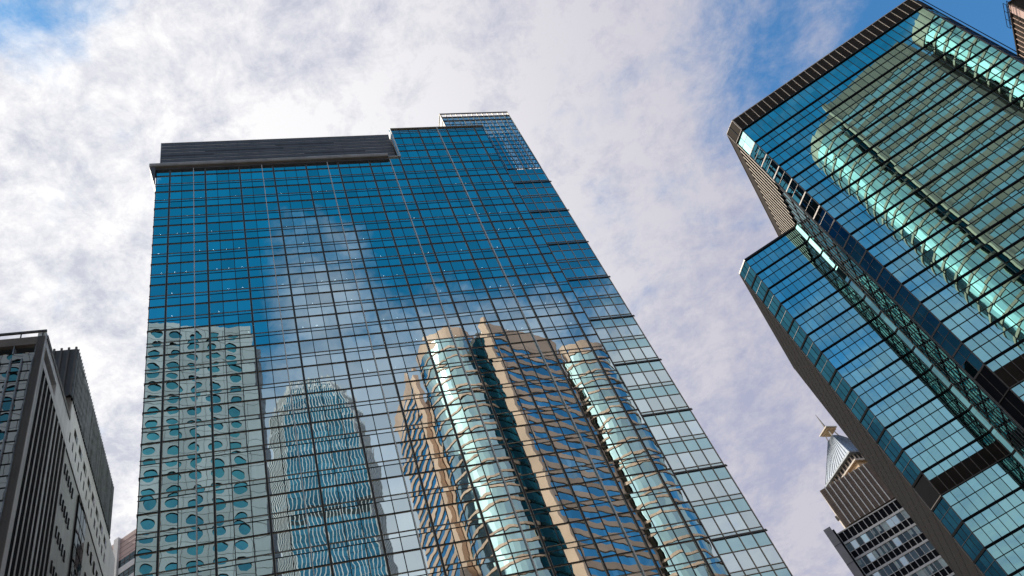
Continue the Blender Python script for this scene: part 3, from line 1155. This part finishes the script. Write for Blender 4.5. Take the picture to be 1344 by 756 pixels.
mb.build('spire', spire, OF5)

# ================================================================== PINK BLOCK BETWEEN THE LEFT BLOCK AND THE BLUE TOWER
DP = 130.0
kp = 1.3
pinkb = root('granite_block', 'distant pink granite block with a white pilaster, glimpsed beside the foot of the blue tower', 'building', A_SIDE, -150, DP)
OF6 = (-150, DP, 0)
zpt = 1.6 + (123.1 - 1.6) * kp
fx0, fx1 = -175.0, -120.0
mb = MB()
mb.box(fx0, fx1, DP, DP + 30, 0, zpt, 'pink')
for j in range(4):
    mb.box(fx0, fx1, DP - 0.03, DP - 0.001, zpt - 1.5 - j * 1.5, zpt - 1.42 - j * 1.5, 'joint')
mb.build('wall', pinkb, OF6)
mb = MB()
mb.box(-115.95 * kp, -114.75 * kp, DP - 0.7, DP + 0.5, 0, zpt + 0.4, 'white_stone')
mb.build('pilaster', pinkb, OF6)
z = 1.6 + (117.9 - 1.6) * kp
for j in range(9):
    mb = MB()
    mb.box(-114.6 * kp, fx1, DP - 0.05, DP - 0.001, z - 2.4, z, 'glass_dark')
    for i in range(12):
        mb.box(-114.6 * kp + 1.7 * i - .08, -114.6 * kp + 1.7 * i + .08, DP - 0.12, DP - 0.051, z - 2.4, z, 'bronze')
    mb.box(-114.6 * kp, fx1, DP - 0.11, DP - 0.052, z - 1.3, z - 1.15, 'bronze')
    mb.build('window_band', pinkb, OF6)
    mb = MB()
    mb.box(-114.6 * kp, fx1, DP - 0.2, DP - 0.001, z - 4.2, z - 2.41, 'white_stone')
    mb.build('spandrel', pinkb, OF6)
    z -= 4.2

# ================================================================== BROWN TOWER IN THE TOP RIGHT CORNER
DT = 150.0
tu, tz = 0.6796 * DT, 1.6 + 1.0643 * DT
brown = root('brown_tower', 'brown tower corner with pale fins and a maintenance cradle, at the top right edge', 'tower', A_SIDE, tu, DT)
OF7 = (tu, DT, 0)
mb = MB()
mb.box(tu + 0.1, tu + 30, DT + 0.1, DT + 40, 0, tz - 0.1, 'brown_panel')
mb.build('wall', brown, OF7)
mb = MB()
mb.box(tu - 0.25, tu + 0.6, DT + 0.4, DT + 2.6, 0, tz, 'pink')
mb.build('pilaster', brown, OF7)
for i in range(24):
    y = DT + 4.2 + 1.65 * i
    if y > DT + 39:
        break
    mb = MB()
    mb.box(tu - 0.15, tu + 0.099, y - 0.09, y + 0.09, 20, tz - 0.4, 'beige')
    mb.build('facade_fin', brown, OF7)
mb = MB()
mb.box(tu - 0.3, tu + 30, DT - 0.1, DT + 40, tz - 0.099, tz + 0.25, 'brown_panel')
mb.build('parapet', brown, OF7)
mb = MB()
for (ya, yb) in ((DT - 1.5, DT + 5.5),):
    for xo in (1.0, 1.9):
        mb.bar((tu - xo, ya, tz - 0.6), (tu - xo, yb, tz - 0.6), 0.10, 'black')
        mb.bar((tu - xo, ya, tz - 1.7), (tu - xo, yb, tz - 1.7), 0.10, 'black')
        for q in range(4):
            yq = ya + (yb - ya) * q / 3
            mb.bar((tu - xo, yq, tz - 1.7), (tu - xo, yq, tz - 0.6), 0.08, 'black')
    for q in range(4):
        yq = ya + (yb - ya) * q / 3
        mb.bar((tu - 1.9, yq, tz - 1.7), (tu - 1.0, yq, tz - 1.7), 0.08, 'black')
    mb.bar((tu - 1.0, DT + 0.5, tz - 0.6), (tu + 1, DT + 0.5, tz + 0.6), 0.12, 'black')
    mb.bar((tu - 1.0, DT + 3.5, tz - 0.6), (tu + 1, DT + 3.5, tz + 0.6), 0.12, 'black')
mb.build('maintenance_cradle', brown, OF7)

# ================================================================== BUILDINGS ACROSS THE STREET, SEEN IN THE MIRROR GLASS
# ---- the round-windowed aluminium block
JD = -16.0
JR = R(-10.0)
jx1 = -0.9
ja = A_MAIN + JR
# placed by its near right corner; its front looks at the blue tower
jp = world(A_MAIN, jx1, JD)
jar = bpy.data.objects.new('round_window_tower', None)
COL.objects.link(jar)
jar.location = jp
jar.rotation_euler = (0, 0, ja)
jar['label'] = 'pale aluminium tower with rows of round windows, mirrored in the left of the blue tower'
jar['category'] = 'tower'
JH = 175.6
CW, FHJ, RJ = 4.2, 3.64, 1.25
ncj, nrj = 11, 26
NSEG = 20


def jface(m, x0, x1, z0, z1, cx, cz):
    """square panel with a round hole"""
    ring = [(cx + RJ * math.cos(2 * math.pi * q / NSEG + math.pi / NSEG), cz + RJ * math.sin(2 * math.pi * q / NSEG + math.pi / NSEG)) for q in range(NSEG)]
    outer = []
    for q in range(NSEG):
        a_ = 2 * math.pi * q / NSEG + math.pi / NSEG
        c, s = math.cos(a_), math.sin(a_)
        hx, hz = (x1 - x0) / 2, (z1 - z0) / 2
        k_ = min(hx / abs(c) if abs(c) > 1e-6 else 1e9, hz / abs(s) if abs(s) > 1e-6 else 1e9)
        outer.append(((x0 + x1) / 2 + c * k_, (z0 + z1) / 2 + s * k_))
    v_ = random.random()
    for q in range(NSEG):
        r_ = (q + 1) % NSEG
        pts = [(outer[q][0], 0, outer[q][1]), ]
        a_, b_ = outer[q], outer[r_]
        # insert the panel corner where the two outer points lie on different sides
        extra = []
        if abs(a_[0] - b_[0]) > 1e-4 and abs(a_[1] - b_[1]) > 1e-4:
            extra = [((x1 if max(a_[0], b_[0]) > (x0 + x1) / 2 else x0), 0, (z1 if max(a_[1], b_[1]) > (z0 + z1) / 2 + 1e-3 and min(a_[1], b_[1]) > (z0 + z1) / 2 else z0))]
        m.poly(pts + extra + [(b_[0], 0, b_[1]), (ring[r_][0], 0, ring[r_][1]), (ring[q][0], 0, ring[q][1])], 'alu', v_)
        # reveal: recess shadow painted on the upper half, light rim on the lower
        m.poly([(ring[q][0], 0, ring[q][1]), (ring[r_][0], 0, ring[r_][1]), (ring[r_][0], 0.24, ring[r_][1]), (ring[q][0], 0.24, ring[q][1])], 'joint' if ring[q][1] > cz else 'white_stone', 0.5)


# local axes: x along the front (to the left is negative), y into the building (the front faces +y of the street,
# so the block is built on its own mirror: front plane at y = 0, body at negative y)
wall_m, wmb = MB(), None
wins = []
zb = JH - 1.8 - nrj * FHJ
for c in range(ncj):
    x1 = -2.9 - c * CW
    x0 = x1 - CW
    for r_ in range(nrj):
        z0 = zb + r_ * FHJ
        jface(wall_m, x0, x1, z0, z0 + FHJ, (x0 + x1) / 2, z0 + FHJ / 2)
        wins.append(((x0 + x1) / 2, z0 + FHJ / 2))
xl = -2.9 - ncj * CW
# turn the front outwards: depth grows away from the street
wall_m.v = [(x, -y, z) for x, y, z in wall_m.v]
wall_m.f = [f_[::-1] for f_ in wall_m.f]
wall_m.box(xl, 0, -30, -0.9, 0, JH - 0.05, 'alu')
wall_m.box(xl, -0.01, -0.9, 0, JH - 1.8, JH, 'alu')
wall_m.box(-2.9, 0, -0.9, 0, 0, JH - 1.81, 'alu')
wall_m.box(xl, -2.9, -0.9, 0, 0, zb, 'alu')
wall_m.box(0.001, 1.6, -30, -2.4, 0, JH - 6, 'slate')
for r_ in range(nrj + 1):
    z = zb + r_ * FHJ
    wall_m.box(xl, 0, 0.001, 0.02, z - 0.03, z + 0.03, 'joint')
for c in range(ncj + 1):
    wall_m.box(-2.9 - c * CW - 0.03, -2.9 - c * CW + 0.03, 0.001, 0.021, zb, JH - 1.8, 'joint')
wall_m.build('wall', jar)
first = None
wins.sort(key=lambda w: (-(w[0] > -28), -w[1]))
rest = MB()


def round_window(m, cx, cz):
    pts = [(cx + (RJ + 0.02) * math.cos(2 * math.pi * q / 24), cz + (RJ + 0.02) * math.sin(2 * math.pi * q / 24)) for q in range(24)]
    m.poly([(x, -0.22, z) for x, z in pts][::-1], 'glass_round')


for i, (cx, cz) in enumerate(wins):
    if i < 100:
        if first is None:
            m = MB()
            round_window(m, 0, 0)
            first = m.build('window', jar)
            first.location = (cx, 0, cz)
        else:
            o = first.copy()
            COL.objects.link(o)
            o.parent = jar
            o.location = (cx, 0, cz)
    else:
        round_window(rest, cx, cz)
rest.build('window', jar, kind='stuff')

# ---- the tall finned skyscraper
IU, ID = 21.4, -165.0
ifc = root('finned_skyscraper', 'slender skyscraper with white fins and stepped crown, mirrored in the blue tower', 'skyscraper', A_MAIN, IU, ID)


ifc.scale = (0.75, 0.75, 0.75)


def octo(h, c):
    return [(-h + c, -h), (h - c, -h), (h, -h + c), (h, h - c), (h - c, h), (-h + c, h), (-h, h - c), (-h, -h + c)]


tiers = [(0, 335, 27.4, 7.5), (335, 356, 26.6, 7.5), (356, 369, 25.2, 7.5), (369, 379, 23.2, 7), (379, 391, 20.0, 6), (391, 400, 16.0, 5)]
mb, fn, cw = MB(), MB(), MB()
for (z0, z1, h, c) in tiers:
    pts = octo(h, c)
    zz0 = z0
    while zz0 < z1 - 0.1:
        zz1 = min(z1, zz0 + 4.2)
        for i in range(8):
            p, q = pts[i], pts[(i + 1) % 8]
            dark = 289 < zz0 < 294
            mb.pane(p, q, zz0, zz1 - 0.6, 'glass_dark' if dark else 'glass_fin', 0.06)
            mb.pane(p, q, zz1 - 0.5, zz1, 'glass_fin', 0.0)
        zz0 = zz1
    mb.poly([(p[0], p[1], z1) for p in pts], 'slate')
    if z1 < 200:
        continue
    for i in range(8):
        p, q = Vector(pts[i]), Vector(pts[(i + 1) % 8])
        diag = i % 2 == 1
        nfn = 10 if diag else 21
        nrm = Vector(((q - p).y, -(q - p).x)).normalized()
        for k in range(nfn + 1):
            b = p + (q - p) * (k / nfn) + nrm * 0.25
            fn.bar((b.x, b.y, max(z0, 150)), (b.x, b.y, z1 + (2.5 if k % 3 == 0 else 0.8)), 0.20 if not diag else 0.28, 'white_fin', 0.4)
pts = octo(16, 5)
for i in range(8):
    p, q = Vector(pts[i]), Vector(pts[(i + 1) % 8])
    for k in range(6):
        b = p + (q - p) * (k / 6)
        tip = b * 0.86
        cw.bar((b.x, b.y, 396), (tip.x, tip.y, 407 + random.uniform(-2.5, 1.5)), 1.3, 'white_fin', 1.0)
mb.build('glazing', ifc, kind='stuff')
fn.build('vertical_fins', ifc, kind='stuff')
cw.build('crown', ifc)

# ---- the beige granite tower with glass drums
TA = root('drum_tower', 'beige granite tower with rounded glass bays, mirrored in the blue and teal towers', 'office tower', 0.0, 62, 5)
OF8 = (62, 5, 0)
FT = 3.74


def banded(m, P0, P1, z0, z1, gl='glass_tower', step=1.5, jit=0.004, phase=0.0, wallfrac=0.42):
    """a wall of alternating stone and glass bands between plan points (left to right seen from outside)"""
    P0, P1 = Vector(P0), Vector(P1)
    n = max(1, round((P1 - P0).length / step))
    d = (P1 - P0).normalized()
    nrm = Vector((d.y, -d.x))
    z = z0
    while z < z1 - 0.1:
        zs = min(z1, z + FT * wallfrac)
        zg = min(z1, z + FT)
        a_, b_ = P0 + nrm * 0.18, P1 + nrm * 0.18
        m.poly([(a_.x, a_.y, z), (b_.x, b_.y, z), (b_.x, b_.y, zs), (a_.x, a_.y, zs)], 'beige')
        m.poly([(P0.x, P0.y, z), (P1.x, P1.y, z), (b_.x, b_.y, z), (a_.x, a_.y, z)][::-1], 'beige')
        m.poly([(P0.x, P0.y, zs), (P1.x, P1.y, zs), (b_.x, b_.y, zs), (a_.x, a_.y, zs)], 'beige')
        if zg > zs:
            for i in range(n):
                m.pane(P0 + (P1 - P0) * (i / n), P0 + (P1 - P0) * ((i + 1) / n), zs, zg, gl, jit)
        z = zg


ZF_ = 175.5
m = MB()
banded(m, (84.9, 5.4), (62.76, 5.7), 60, ZF_ - 6)
m.poly([(84.9, 5.6, ZF_ - 6), (62.76, 5.9, ZF_ - 6), (62.76, 5.9, ZF_), (84.9, 5.6, ZF_)], 'beige')
m.poly([(84.9, 5.6, 0), (62.76, 5.9, 0), (62.76, 5.9, 60), (84.9, 5.6, 60)], 'beige')
m.build('north_wall', TA, OF8)
m = MB()
m.box(61.9, 62.75, 3.2, 6.0, 0, ZF_ + 1.0, 'beige')
m.build('corner_pier', TA, OF8)
m = MB()
for j in range(32):
    for i in range(3):
        m.pane((62.3, 3.2 - 1.8 * i), (62.3, 1.4 - 1.8 * i), 58 + 3.6 * j, min(ZF_ - 1, 61.55 + 3.6 * j), 'glass_recess_darkrefl', 0.004)
m.box(62.32, 62.7, -2.2, 3.18, 0, ZF_ - 0.9, 'slate_dark')
m.build('recess_glazing', TA, OF8)
m = MB()
m.box(62.9, 86, -30, 5.1, 0, ZF_ - 0.3, 'beige')
m.box(62.5, 62.89, -29, -2.3, 0, ZF_ - 0.5, 'beige')
m.box(86, 104, -30, 1.5, 0, 168, 'beige')
m.build('tower_body', TA, OF8)


def drum(cx, cy, r, a0, a1, ztop, capm=4.5):
    m = MB()
    n = 26
    pts = [(cx + r * math.cos(a0 + (a1 - a0) * i / n), cy + r * math.sin(a0 + (a1 - a0) * i / n)) for i in range(n + 1)]
    for i in range(n):
        banded(m, pts[i], pts[i + 1], 60, ztop - capm, 'glass_tower', 1.6, 0.010, wallfrac=0.17)
        p, q = pts[i], pts[i + 1]
        m.poly([(p[0], p[1], ztop - capm), (q[0], q[1], ztop - capm), (q[0], q[1], ztop), (p[0], p[1], ztop)], 'beige')
        m.poly([(p[0], p[1], 0), (q[0], q[1], 0), (q[0], q[1], 60), (p[0], p[1], 60)], 'beige')
        m.poly([(cx, cy, ztop), (p[0], p[1], ztop), (q[0], q[1], ztop)], 'beige')
    o = m.build('glass_drum', TA, OF8)
    return o


drum(60.8, -10.4, 9.0, R(75), R(285), 180.0)
drum(96.0, 2.0, 9.0, R(-60), R(165), 173.5)
m = MB()
m.box(60.5, 62.1, -29.6, -27.6, 0, 190, 'beige')
m.build('corner_pier', TA, OF8)
m = MB()
banded(m, (60.9, -29.7), (66.5, -50.0), 60, 186)
m.poly([(60.9, -30, 186), (66.4, -50, 186), (66.4, -50, 192), (60.9, -30, 192)], 'beige')
m.box(67, 84, -50, -30, 0, 185, 'beige')
m.build('rear_wing', TA, OF8)

# ================================================================== GROUND
def sheet(name, x0, x1, y0, y1, z, mat, a=0.0):
    m = MB()
    t, n = frame(a)
    m.poly([tuple(t * x + n * y + Vector((0, 0, z))) for x, y in ((x0, y0), (x1, y0), (x1, y1), (x0, y1))], mat)
    o = m.build(name)
    o['kind'] = 'structure'
    return o


sheet('ground', -3000, 3000, -3000, 3000, -0.13, 'paving')
sheet('road', -400, 400, 20, 34, -0.126, 'asphalt', A_MAIN)
for nm, y0, y1 in (('pavement', 34.2, 62.5), ('pavement', -14, 19.8)):
    m = MB()
    m.box(-200, 200, y0, y1, -0.12, 0.0, 'paving')
    o = m.build(nm)
    o.rotation_euler = (0, 0, A_MAIN)
    o['kind'] = 'structure'
m = MB()
for i in range(-40, 40):
    m.box(i * 6, i * 6 + 2.5, 26.9, 27.05, -0.1225, -0.1215, 'paint')
o = m.build('road_markings')
o.rotation_euler = (0, 0, A_MAIN)
o['kind'] = 'structure'

# ================================================================== SKY, SUN
SUN_AZ, SUN_EL = -80.0, 45.0


def dirv(az, el):
    az, el = R(az), R(el)
    return (math.sin(az) * math.cos(el), math.cos(az) * math.cos(el), math.sin(el))


W = bpy.data.worlds.new('World')
SC.world = W
W.use_nodes = True
nt = W.node_tree
nt.nodes.clear()
out = N(nt, 'ShaderNodeOutputWorld')
bg = N(nt, 'ShaderNodeBackground')
bg.inputs[1].default_value = 0.1
sky = N(nt, 'ShaderNodeTexSky', sky_type='NISHITA')
sky.sun_disc = False
sky.sun_elevation = R(SUN_EL)
sky.sun_rotation = R(SUN_AZ)
sky.air_density = 1.0
sky.dust_density = 0.4
sky.ozone_density = 2.5
tc = N(nt, 'ShaderNodeTexCoord')
D = vmath(nt, 'NORMALIZE', tc.outputs['Generated']).outputs[0]
sep = N(nt, 'ShaderNodeSeparateXYZ')
L(nt, D, sep.inputs[0])
zc = math_node(nt, 'ADD', math_node(nt, 'MAXIMUM', sep.outputs[2], 0.02), 0.10)
px = math_node(nt, 'DIVIDE', sep.outputs[0], zc)
py = math_node(nt, 'DIVIDE', sep.outputs[1], zc)
cmb = N(nt, 'ShaderNodeCombineXYZ')
L(nt, px, cmb.inputs[0])
L(nt, py, cmb.inputs[1])
P = cmb.outputs[0]


def noise(vec, scale, detail, rough=0.55, dist=0.0, off=(0, 0, 0)):
    n = N(nt, 'ShaderNodeTexNoise')
    n.inputs['Scale'].default_value = scale
    n.inputs['Detail'].default_value = detail
    n.inputs['Roughness'].default_value = rough
    n.inputs['Distortion'].default_value = dist
    L(nt, vmath(nt, 'ADD', vec, off).outputs[0], n.inputs['Vector'])
    return n.outputs[0]


def blob(az, el, rin, rout):
    """1 inside rin degrees of a direction, 0 beyond rout"""
    dt = vmath(nt, 'DOT_PRODUCT', D, dirv(az, el)).outputs['Value']
    mr = N(nt, 'ShaderNodeMapRange', interpolation_type='SMOOTHSTEP')
    mr.inputs[1].default_value = math.cos(R(rout))
    mr.inputs[2].default_value = math.cos(R(rin))
    L(nt, dt, mr.inputs[0])
    return mr.outputs[0]


n1 = noise(P, 2.6, 9, 0.60, 0.5, (3.1, 1.7, 0))
n2 = noise(P, 11.0, 9, 0.70, 0.3, (8.3, 2.2, 4))
nsum = math_node(nt, 'ADD', math_node(nt, 'MULTIPLY', n1, 0.62), math_node(nt, 'MULTIPLY', n2, 0.38))
bias = 0.36
terms = [
    (-0.52, blob(59, 44, 8, 27)),      # clear patch at the top right
    (-0.07, blob(24, 53, 1, 10)),       # thinner cloud beside it
    (-0.30, blob(-62, 70, 1, 9)),       # small gap at the top left
    (-0.80, blob(145, 69, 9, 27)),      # clear sky behind the camera, high up
    (-0.40, blob(121, 52, 3, 13)),
    (-0.48, blob(183, 49, 9, 22)),
    (0.27, blob(148, 54.0, 0.2, 5.5)),
    (0.10, blob(146, 50.0, 0.2, 7)),    # wisps mirrored in the blue tower
    (0.24, blob(131, 49.0, 0.2, 6)),
    (0.20, blob(122, 31, 5, 13)),
]
nsum = math_node(nt, 'MULTIPLY_ADD', nsum, 1.6, -0.30)
acc = math_node(nt, 'ADD', nsum, bias)
for w, b in terms:
    acc = math_node(nt, 'ADD', acc, math_node(nt, 'MULTIPLY', b, w))
mr = N(nt, 'ShaderNodeMapRange', interpolation_type='SMOOTHSTEP')
mr.inputs[1].default_value = 0.33
mr.inputs[2].default_value = 0.74
L(nt, acc, mr.inputs[0])
cov = math_node(nt, 'MULTIPLY', mr.outputs[0], math_node(nt, 'MULTIPLY', math_node(nt, 'MULTIPLY_ADD', blob(145, 60, 8, 26), -0.38, 1.0), math_node(nt, 'MULTIPLY_ADD', blob(183, 44, 8, 26), -0.35, 1.0)))
# cloud light: bright towards the sun, mauve-grey away from it, mottled by its own thickness
glow = blob(-66, 44, 4, 62)
core_ = blob(-84, 42, 2, 24)
mott = math_node(nt, 'ADD', math_node(nt, 'MULTIPLY', noise(P, 2.6, 8, 0.65, 0.4, (5, 9, 1)), 0.54), math_node(nt, 'MULTIPLY', noise(P, 15.0, 10, 0.72, 0.2, (1, 4, 6)), 0.46))
shade = math_node(nt, 'MULTIPLY_ADD', mott, 7.2, -3.0, clamp=True)
c_lo = mixcol(nt, glow, (4.2, 4.4, 5.9), (6.2, 6.4, 7.3))
c_hi = mixcol(nt, glow, (6.1, 5.95, 6.7), (10.8, 10.7, 10.7))
ccol = mixcol(nt, shade, c_lo, c_hi)
ccol = mixcol(nt, math_node(nt, 'MULTIPLY', blob(140, 46, 8, 34), 0.6), ccol, (8.2, 8.7, 9.3))   # cloud lit from the front, behind the camera
ccol = mixcol(nt, 1.0, ccol, mixcol(nt, core_, (1, 1, 1), (2.6, 2.5, 2.3)), 'MULTIPLY')
skyt = mixcol(nt, 1.0, sky.outputs[0], (0.85, 1.75, 2.1), 'MULTIPLY')
# the sky is deepest opposite the sun and high up
skyt = mixcol(nt, blob(150, 72, 10, 45), skyt, mixcol(nt, 1.0, skyt, (0.10, 0.90, 0.82), 'MULTIPLY'))
L(nt, mixcol(nt, cov, skyt, ccol), bg.inputs[0])
L(nt, bg.outputs[0], out.inputs[0])

sun = bpy.data.lights.new('sun', 'SUN')
sun.energy = 4.6
sun.angle = R(0.5)
sun.color = (1.0, 0.90, 0.76)
so = bpy.data.objects.new('sun', sun)
COL.objects.link(so)
so.rotation_euler = (-Vector(dirv(SUN_AZ, SUN_EL))).to_track_quat('-Z', 'Y').to_euler()

# ================================================================== CAMERA
cd = bpy.data.cameras.new('camera')
cd.sensor_width = 36.0
cd.lens = FPX / 1344 * 36.0
cd.clip_end = 8000
cd.clip_start = 0.1
co = bpy.data.objects.new('camera', cd)
COL.objects.link(co)
co.matrix_world = Matrix.Translation((0, 0, 1.6)) @ RCAM.to_4x4()
SC.camera = co
SC.view_settings.view_transform = 'Standard'
SC.view_settings.look = 'None'
SC.view_settings.exposure = 0.0
SC.view_settings.gamma = 1.0
SC.view_settings.use_curve_mapping = False
SC.cycles.max_bounces = 10
SC.cycles.glossy_bounces = 6
SC.cycles.transparent_max_bounces = 12
SC.cycles.sample_clamp_indirect = 6.0
SC.cycles.caustics_reflective = False
